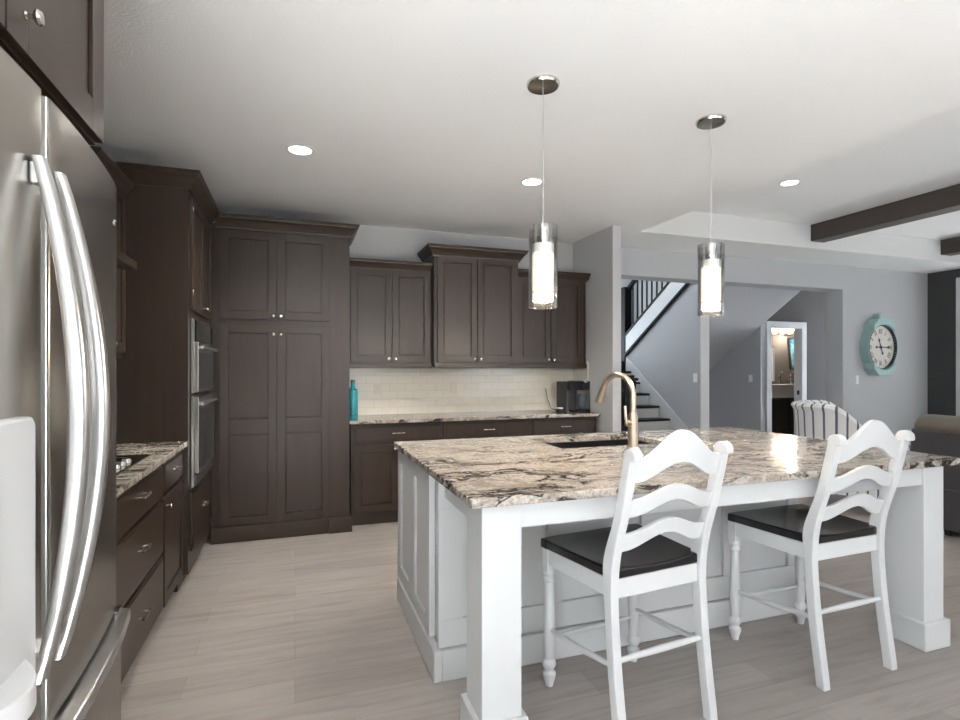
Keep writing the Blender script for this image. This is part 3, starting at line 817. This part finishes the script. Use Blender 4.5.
# ---------------------------------------------------------------- pendants and downlights
def make_pendant(label, x, y):
    t = thing('pendant_light', label, 'pendant light', (x, y, 1.66), 0, 'glass cylinder pendants over the island')
    H = CH-1.66
    MB().lathe([(.08, H-.0005), (.08, H-.008), (.074, H-.018), (.02, H-.022), (.001, H-.022)], (0, 0, 0), 'z', 40).build('canopy', M_NICKEL, t)
    MB().tube([(0, 0, .39), (0, 0, H-.02)], .0022, 8).build('cord', M_GPLAST, t)
    MB().lathe([(.006, .405), (.028, .40), (.03, .388), (.03, .312), (.001, .3105)], (0, 0, 0), 'z', 28).build('socket_cap', M_CHROME, t)
    m = MB().lathe([(.068, 0), (.07, .003), (.07, .392), (.067, .392), (.067, .004), (.06, 0)], (0, 0, 0), 'z', 40, False)
    sh = m.build('glass_shade', M_GLASS, t)
    MB().lathe([(.068, .325), (.068, .33), (.026, .33), (.026, .325)], (0, 0, 0), 'z', 40, False).build('shade_disc', M_GLASS, sh)
    MB().lathe([(.05, .03), (.052, .035), (.052, .262), (.05, .262), (.048, .035), (.001, .03)], (0, 0, 0), 'z', 32, False).build('inner_shade', M_WLIT, t, label='glowing frosted inner glass')
    MB().lathe([(.052, .262), (.052, .306), (.03, .31), (.001, .31)], (0, 0, 0), 'z', 32, False).build('inner_collar', M_PLATE, t)
    MB().lathe([(.0525, .072), (.0527, .076), (.0523, .076)], (0, 0, 0), 'z', 32, False).build('shade_ring', M_NICKEL, t)
    l = bpy.data.lights.new('pendant_bulb', 'POINT'); l.energy = 12; l.color = (1, .86, .7); l.shadow_soft_size = .05
    lo = bpy.data.objects.new('pendant_bulb', l); COL.objects.link(lo); lo.parent = t; lo.location = (0, 0, -.03)
    return t
p1 = make_pendant('left glass pendant light hanging over the island before the cabinets', 1.131, 2.34)
dup(p1, (2.181, 2.386, 1.66), 0, 'right glass pendant light hanging over the island before the hall opening')

def downlight(label, x, y, z, power=50):
    t = thing('recessed_downlight', label, 'downlight', (x, y, z), 0, 'recessed ceiling downlights')
    MB().lathe([(.088, 0), (.088, -.004), (.070, -.007), (.066, -.003), (.066, 0)], (0, 0, 0), 'z', 32, False).build('trim_ring', M_PLATE, t)
    MB().lathe([(.066, -.003), (.001, -.003)], (0, 0, 0), 'z', 32, False).build('lens', M_DOWN, t)
    l = bpy.data.lights.new('downlight_lamp', 'SPOT'); l.energy = power; l.color = (1, .95, .88); l.spot_size = 2.3; l.spot_blend = .8; l.shadow_soft_size = .1
    lo = bpy.data.objects.new('downlight_lamp', l); COL.objects.link(lo); lo.parent = t; lo.location = (0, 0, -.015)
    return t
downlight('round recessed downlight in the ceiling in front of the pantry', .03, 3.55, CH, 95)
downlight('round recessed downlight in the ceiling behind the left pendant', 1.65, 3.6, CH, 105)
downlight('round recessed downlight in the raised tray ceiling', 4.14, 3.58, TZ)
downlight('recessed downlight in the hall ceiling outside the powder room', 7.75, 5.95, CH, 2.5)
downlight('added unseen recessed downlight in the ceiling between fridge and island', .03, 1.5, CH, 6)  # this and the next three are out of view, added as fill lamps
downlight('added unseen recessed downlight in the ceiling behind the counter stools', 1.65, .6, CH, 6)
downlight('added unseen recessed downlight in the ceiling near the patio window', .03, -.9, CH, 30)
downlight('added unseen recessed downlight in the ceiling by the window wall', 1.65, -1.6, CH, 30)

# ---------------------------------------------------------------- things on the back counter and walls
bo = thing('bottle', 'tall teal bottle standing at the left end of the back counter', 'bottle', (.487, 4.87, .9203))
MB().lathe([(.040, 0), (.044, .005), (.044, .24), (.041, .255), (.024, .268), (.0185, .276), (.0185, .315)], (0, 0, 0), 'z', 28).build('body', M_TEALG, bo)
MB().lathe([(.0205, .315), (.0205, .345), (.001, .346)], (0, 0, 0), 'z', 20).build('cap', plain('bottle_cap_teal', srgb(80, 96, 92), .4), bo)
MB().lathe([(.0442, .03), (.0449, .034), (.0442, .038)], (0, 0, 0), 'z', 28, False).build('band', M_DPLAST, bo)
cm = thing('coffee_maker', 'dark single-cup coffee maker at the right end of the back counter', 'coffee maker', (2.735, 4.93, .9203), math.radians(8))
MB().box(-.11, -.03, 0, .02, .16, .31).build('body', M_DPLAST, cm, .012, 3)
MB().box(.02, -.13, .22, .115, .15, .315).box(-.11, -.09, .22, .02, -.03, .312).build('brew_head', M_MATBLK, cm, .012, 3)
MB().box(-.085, -.13, 0, .115, -.03, .025).build('drip_tray', M_MATBLK, cm, .006)
MB().lathe([(.04, .03), (.044, .04), (.044, .15), (.036, .19)], (.04, -.08, 0), 'z', 20).build('water_tank', plain('smoked_plastic', srgb(70, 80, 92), .2), cm)
MB().lathe([(.035, .2), (.035, .215), (.001, .218)], (.06, -.1, .1), 'z', 20).build('lid_button', M_CHROME, cm)
MB().box(.105, -.132, .025, .117, -.10, .30).build('front_strip', M_CHROME, cm, .003)
MB().tube([(-.11, .1, .05), (-.16, .1, .015), (-.2, .12, .03), (-.19, .2, .12), (-.17, .255, .2), (-.175, .262, .23)], .004, 8).build('power_cord', M_MATBLK, cm)
tin = thing('pod_tin', 'small black and white tin on the counter beside the coffee maker', 'tin', (2.555, 4.90, .9203))
MB().lathe([(.034, 0), (.036, .004), (.036, .03), (.034, .034)], (0, 0, 0), 'z', 24).build('body', M_MATBLK, tin)
MB().lathe([(.036, .034), (.037, .038), (.035, .046), (.001, .048)], (0, 0, 0), 'z', 24).build('lid', M_PLATE, tin)
def plate_on(label, name, cat, loc, rz, group, sockets):
    t = thing(name, label, cat, loc, rz, group)
    MB().box(-.036, -.006, -.058, .036, -.0004, .058).build('cover_plate', M_IVORY if sockets else M_PLATE, t, .002)
    if sockets:
        for z in (-.02, .02): MB().lathe([(.015, .0062), (.015, .009), (.001, .0092)], (0, 0, z), '-y', 20).build('socket', M_IVORY, t)
    else:
        MB().box(-.016, -.011, -.032, .016, -.006, .032).build('rocker', M_PLATE, t, .002)
    return t
plate_on('white wall outlet in the backsplash nearest the teal bottle', 'wall_outlet', 'outlet', (.757, YB-.01, 1.17), 0, 'outlets in the tiled backsplash', True)
plate_on('white wall outlet in the backsplash below the raised wall cabinet', 'wall_outlet', 'outlet', (1.52, YB-.01, 1.175), 0, 'outlets in the tiled backsplash', True)
plate_on('white light switch on the stair wall beside the white trim', 'light_switch', 'switch', (SX-.0, 5.72+.03, 1.24), -PI/2, 'white light switches', False)
plate_on('white light switch on the closet wall left of the powder room door', 'light_switch', 'switch', (DX, 6.78, 1.2), -PI/2, 'white light switches', False)
plate_on('white light switch on the wall left of the teal clock', 'light_switch', 'switch', (7.245, 5.225, 1.21), 0, 'white light switches', False)

# wall clock
CX, CZ = 7.585, 1.655
clk = thing('wall_clock', 'large round weathered teal wall clock on the grey wall', 'clock', (CX, 5.225, CZ))
MB().lathe([(.32, 0.0005), (.32, .125), (.315, .13), (.302, .124), (.294, .12), (.294, .085), (.001, .085)], (0, 0, 0), '-y', 56).build('case', M_TEALP, clk)
MB().lathe([(.293, .0855), (.293, .0868), (.001, .087)], (0, 0, 0), '-y', 48).build('dial', M_FACE, clk)
MB().lathe([(.305, .12), (.305, .128), (.294, .128), (.2935, .09)], (0, 0, 0), '-y', 48, False).build('bezel', M_MATBLK, clk)
for s in (1, -1):   # angular shoulder blocks above and below the ring
    P = [(-.235, .22), (-.225, .30), (-.12, .385), (.12, .385), (.225, .30), (.235, .22)]+[(.31*math.cos(a), .31*math.sin(a)) for a in [math.radians(48+84*i/14) for i in range(15)]]
    MB().prism([(x, s*z) for x, z in P], 'xz', -.0005, -.15).build('shoulder_block', M_TEALP, clk, .006)
MB().lathe([(.045, .01), (.045, .09), (.03, .10), (.001, .1)], (0, 0, .42), '-y', 20).box(-.02, -.08, .385, .02, -.02, .4).build('finial', M_TEALP, clk, .004)
clk.scale = (.9, 1, 1)
ROM = ['XII', 'I', 'II', 'III', 'IIII', 'V', 'VI', 'VII', 'VIII', 'IX', 'X', 'XI']
m = MB()
def bar(m, p, q, w, y0, y1):
    p, q = Vector(p), Vector(q); d = (q-p).normalized(); n = Vector((-d.y, d.x))*w/2
    m.prism([tuple(p+n), tuple(q+n), tuple(q-n), tuple(p-n)], 'xz', y0, y1)
for k, s in enumerate(ROM):
    a = PI/2-k*PI/6
    rad = Vector((math.cos(a), math.sin(a))); tan = Vector((math.sin(a), -math.cos(a)))
    wd = {'I': .02, 'V': .035, 'X': .035}
    tot = sum(wd[c] for c in s); pos = -tot/2
    for c in s:
        cpos = pos+wd[c]/2; pos += wd[c]
        r0, r1 = .185, .25
        if c == 'I': bar(m, rad*r0+tan*cpos, rad*r1+tan*cpos, .008, -.0878, -.0885)
        elif c == 'V':
            bar(m, rad*r0+tan*cpos, rad*r1+tan*(cpos-.012), .008, -.0878, -.0885); bar(m, rad*r0+tan*cpos, rad*r1+tan*(cpos+.012), .006, -.0878, -.0885)
        else:
            bar(m, rad*r0+tan*(cpos-.012), rad*r1+tan*(cpos+.012), .008, -.0878, -.0885); bar(m, rad*r0+tan*(cpos+.012), rad*r1+tan*(cpos-.012), .006, -.0878, -.0885)
m.build('numerals', M_MATBLK, clk)
def hand(ang, L, w, y):
    m = MB(); d = Vector((math.sin(ang), math.cos(ang)))
    n = Vector((-d.y, d.x))
    tail = -.09
    pts = [(tail, w*.5), (0, w*.6), (L*.6, w*.5), (L*.72, w*1.6), (L*.84, w*.6), (L, 0.0005)]
    poly = [tuple(d*a+n*b) for a, b in pts]+[tuple(d*a-n*b) for a, b in pts[::-1]]
    m.prism(poly, 'xz', -y, -y-.003)
    m.lathe([(.018, y), (.018, y+.003)], (d.x*tail, 0, d.y*tail), '-y', 16)
    return m.build('clock_hand', M_MATBLK, clk)
hand(math.radians(90), .23, .012, .0905); hand(math.radians(338), .14, .014, .0945)
MB().lathe([(.02, .09), (.02, .1), (.001, .101)], (0, 0, 0), '-y', 18).build('hub', M_MATBLK, clk)

# ---------------------------------------------------------------- stairs beyond the opening
sc_ = thing('staircase', 'white staircase with black treads, black balusters and a return flight beyond the opening', 'staircase', (4.45, N1Y, 0))
so = (4.45, N1Y, 0)
SXL = 3.9
for k in range(1, 10):
    y = N1Y+(k-1)*RUN
    MB(so).box(SXL, y+.025, (k-1)*RIS, SX-.026, y+.045, k*RIS-.03).build('riser', M_WHITE, sc_)
    if k < 9: MB(so).box(SXL-.03, y, k*RIS-.03, SX-.026, y+RUN+.025, k*RIS).build('tread', M_TREAD, sc_, .006)
MB(so).box(SXL, LY, LZ-.03, 6.24, 8.715, LZ).build('landing', M_TREAD, sc_, .004)
sk0, sk1 = 5.892-.56/.716, 7.34
MB(so).prism([(sk0, 0), (sk1, 0), (sk1, stair_z(sk1)), (sk0, .005)], 'yz', SX-.025, SX-.0005).build('skirt_board', M_WHITE, sc_, .002)
MB(so).prism([(N1Y+.05, 0), (LY+.02, 0), (LY+.02, LZ-.04), (N1Y+.05, .12)], 'yz', SXL+.002, SXL+.03).build('stringer', M_WHITE, sc_)
# return flight: stringer with dark edges, handrail, balusters
H0 = .27
y0, y1 = 7.29, 5.5
def band(dz0, dz1, x0, x1, nm, mat, ya=y0, yb=y1):
    return MB(so).prism([(ya, up_z(ya)+dz0), (yb, up_z(yb)+dz0), (yb, up_z(yb)+dz1), (ya, up_z(ya)+dz1)], 'yz', x0, x1).build(nm, mat, sc_)
band(0, H0, SX-.03, SX+.11, 'stringer', M_WHITE)
band(-.035, 0, SX-.045, SX+.0, 'stringer_edge', M_TREAD)
band(H0, H0+.04, SX-.04, SX+.12, 'shoe_rail', M_TREAD)
band(H0+.74, H0+.80, SX+.005, SX+.065, 'handrail', M_TREAD)
nb = 15
for k in range(nb):
    y = 7.18-.118*k
    MB(so).box(SX+.022, y-.009, up_z(y)+H0+.02, SX+.042, y+.009, up_z(y)+H0+.76).build('baluster', M_TREAD, sc_)
for k in range(9):
    y = 7.265-.2*k
    MB(so).box(SX+.115, y-.22, up_z(y)+.26, 6.24, y+.03, up_z(y)+.31).build('tread', M_TREAD, sc_)
nw = MB(so).box(SX-.04, 7.29, 1.2, SX+.09, 7.42, 2.62).box(SX-.055, 7.275, 2.62, SX+.105, 7.435, 2.66).build('newel_post', M_TREAD, sc_, .006)
nw = MB(so).box(3.885, 5.70, 0, 4.045, 5.86, 1.21).box(3.865, 5.68, 1.21, 4.065, 5.88, 1.245).box(3.9, 5.715, 1.245, 4.03, 5.845, 1.28).build('newel_post', M_TREAD, sc_, .006)
MB(so).prism([(5.86, 1.07), (7.3, 1.07+1.44*.717), (7.3, 1.13+1.44*.717), (5.86, 1.13)], 'yz', 3.935, 3.995).build('handrail', M_TREAD, sc_)
for k in range(11):
    y = 5.98+.118*k
    zt = RIS*(int((y-N1Y)/RUN)+1)
    MB(so).box(3.955, y-.009, zt, 3.975, y+.009, 1.08+(y-5.86)*.717).build('baluster', M_TREAD, sc_)

# ---------------------------------------------------------------- powder room
va = thing('bathroom_vanity', 'black bathroom vanity with a white stone top seen through the doorway', 'vanity', (9.2, 7.95, 0))
vo = (9.2, 7.95, 0)
MB(vo).box(8.6, 7.93, .06, 10.28, 8.395, .79).box(8.65, 7.98, 0, 10.25, 8.395, .06).build('cabinet_body', M_DKWOOD, va)
for k in range(3):
    MB(vo).box(8.62+.52*k, 7.91, .1, 9.12+.52*k, 7.93, .77).build('door', M_DKWOOD, va, .004)
MB(vo).box(8.58, 7.9, .79, 10.285, 8.395, .83).box(8.62, 7.91, .83, 9.9, 8.25, 1.05).build('stone_top', M_STONE, va, .005)
def bfaucet(label, x):
    t = thing('bathroom_faucet', label, 'faucet', (x, 8.12, 1.0505), 0, 'chrome taps on the vanity')
    MB().lathe([(.03, 0), (.03, .01), (.022, .02), (.022, .17), (.028, .18), (.024, .2), (.001, .21)], (0, 0, 0), 'z', 20).build('body', M_CHROME, t)
    MB().tube([(0, 0, .12), (-.05, -.03, .135), (-.13, -.08, .12), (-.14, -.085, .09)], .016, 12).build('spout', M_CHROME, t)
    MB().tube([(0, 0, .2), (.0, -.02, .23), (.01, -.06, .25)], .008, 10).build('lever', M_CHROME, t)
bfaucet('chrome tap standing on the white vanity basin, nearer the doorway centre', 9.13)
bfaucet('chrome tap on the white vanity basin beside the door jamb', 9.42)
pic = thing('picture', 'blue abstract picture in a dark frame above the vanity', 'picture', (9.98, 8.395, 1.70))
pic.rotation_euler = (0, math.radians(-7), 0)
MB().box(-.32, -.03, -.33, .32, -.004, .33).build('frame', M_DKWOOD, pic, .004)
MB().box(-.28, -.034, -.29, .28, -.0302, .29).build('canvas', M_ART, pic)
vl = thing('vanity_light', 'glowing bar light on the wall at the top of the powder room', 'wall light', (9.5, 8.395, 2.15))
MB().box(-.45, -.03, -.10, .45, -.004, -.05).build('back_bar', plain('bronze', srgb(96, 76, 58), .4, .7), vl, .004)
for x in (-.3, -.1, .1, .3):
    MB().lathe([(.035, -.075), (.07, .04), (.066, .04), (.03, -.07)], (x, -.09, 0), 'z', 20, False).build('lamp_shade', M_BAR, vl)
    MB().tube([(x, -.02, -.075), (x, -.09, -.075)], .012, 8).build('arm', M_NICKEL, vl)
l = bpy.data.lights.new('vanity_bulb', 'POINT'); l.energy = 30; l.color = (1, .88, .74); l.shadow_soft_size = .1
lo = bpy.data.objects.new('vanity_bulb', l); COL.objects.link(lo); lo.location = (0, -.25, 0); lo.parent = vl
tv = thing('hand_towel', 'white towel hanging on the powder room wall at the left of the doorway', 'towel', (9.08, 8.392, 1.35))
m = MB()
rings = []
for z in (.45, .2, 0, -.25):
    rings.append([(-.16+.32*i/20, -.012-.012*(1+math.sin(i*1.3))-(.02 if z < .3 else 0), z) for i in range(21)]+[(.16-.32*i/20, -.003, z) for i in range(21)])
m.loft(rings, True, True).build('cloth', M_TOWEL, tv)
MB().tube([(-.19, -.045, .45), (.19, -.045, .45)], .008, 10).build('towel_bar', M_NICKEL, tv)

# ---------------------------------------------------------------- striped barrel chair behind the island, facing +x
ch = thing('barrel_chair', 'striped upholstered barrel chair standing behind the right end of the island', 'chair', (5.24, 3.80, 0), math.radians(-48))
def barrel():
    m = MB()
    uvs = {}
    # plan path of the shell: near arm front -> back -> far arm front (local: front is +x)
    path = [(.44-.047*i, -.31) for i in range(12)]
    path += [(-.12+.31*math.cos(a), .31*math.sin(a)) for a in [-PI/2-PI*i/24 for i in range(1, 24)]]
    path += [(-.08+.047*i, .31) for i in range(12)]
    n = len(path)
    rings = []; arclen = []; L = 0
    for i, p in enumerate(path):
        P = Vector(p)
        a = Vector(path[max(i-1, 0)]); b = Vector(path[min(i+1, n-1)])
        t = (b-a).normalized(); nrm = Vector((t.y, -t.x))
        if nrm.dot(P-Vector((0.0, 0))) < 0: nrm = -nrm
        if i: L += (P-Vector(path[i-1])).length
        arclen.append(L)
        s = max(0, min(1, (-p[0]+.26)/.5))
        s = s*s*(3-2*s)
        top = .66+.36*s
        flare = .05*s
        T = .05
        prof = [(T, .17), (T+flare*.3, .45), (T+flare*.8, top-.08), (T+flare+.015, top-.03), (T+flare, top-.005), (flare, top+.008), (-T+flare, top-.01), (-T+flare*.8, top-.06), (-T, .45), (-T, .17)]
        rings.append([(P.x+nrm.x*o, P.y+nrm.y*o, z) for o, z in prof])
    R = [[m.v(p) for p in r] for r in rings]
    for i, r in enumerate(R):
        for v in r: uvs[v] = arclen[i]
    k = len(R[0])
    for a, b in zip(R, R[1:]):
        for j in range(k): m.f([a[j], a[(j+1) % k], b[(j+1) % k], b[j]], True)
    m.f(R[0][::-1]); m.f(R[-1])
    lay = m.bm.loops.layers.uv.new('UVMap')
    for f in m.bm.faces:
        for lp in f.loops: lp[lay].uv = (uvs[lp.vert], lp.vert.co.z)
    return m.build('back_shell', M_STRIPE, ch)
barrel()
def uvbox(m):
    lay = m.bm.loops.layers.uv.new('UVMap')
    for f in m.bm.faces:
        for lp in f.loops: lp[lay].uv = (lp.vert.co.y, lp.vert.co.x)
    return m
uvbox(MB().box(-.33, -.255, .17, .44, .255, .42)).build('seat_base', M_STRIPE, ch, .01)
uvbox(MB().box(-.33, -.25, .42, .46, .25, .52)).build('seat_cushion', M_STRIPE, ch, .03, 3)
for x in (-.3, .38):
    for y in (-.26, .26): MB().lathe([(.03, .17), (.024, .1), (.015, 0)], (x, y, 0), 'z', 12).build('leg', M_DKWOOD, ch)

# ---------------------------------------------------------------- leather sofa, its back to the kitchen
sf = thing('sofa', 'dark grey leather sofa seen from behind at the right edge', 'sofa', (5.4, 2.05, 0))
fo2 = (5.4, 2.05, 0)
SY0, SY1 = .95, 2.97
MB(fo2).prism([(4.96, .06), (5.12, .06), (5.28, .50), (5.24, .86), (4.99, .86), (4.95, .5)], 'xz', SY0, SY1+.16).build('back', M_LEATH, sf, .02, 3)
n = 3
for k in range(n):
    a, b = SY0+(SY1+.16-SY0)*k/n+.004, SY0+(SY1+.16-SY0)*(k+1)/n-.004
    rings = [[(5.14+.155*math.cos(t)*sc, yy, .87+.105*math.sin(t)*sc) for t in [2*PI*i/20 for i in range(20)]] for yy, sc in ((a, .75), (a+.03, .97), (a+.08, 1), (b-.08, 1), (b-.03, .97), (b, .75))]
    MB(fo2).loft(rings).build('headrest', M_LEATH2, sf)
    MB(fo2).box(5.26, a, .28, 5.86, min(b, SY1), .48).build('seat_cushion', M_LEATH, sf, .04, 3)
MB(fo2).box(5.1, SY0, .06, 5.84, SY1, .27).build('base', M_LEATH, sf, .02)
for y in (SY0-.16, SY1-.0): MB(fo2).box(5.26, y, .06, 5.88, y+.16, .62).build('arm', M_LEATH, sf, .05, 3)
MB(fo2).box(4.942, SY0+.02, .385, 4.962, SY1-.02, .392).build('seam', M_LEATH, sf)
for y in (SY0+.08, SY1-.08):
    for x in (5.06, 5.78): MB(fo2).lathe([(.03, .06), (.022, 0)], (x, y, 0), 'z', 14).build('foot', M_DKWOOD, sf)
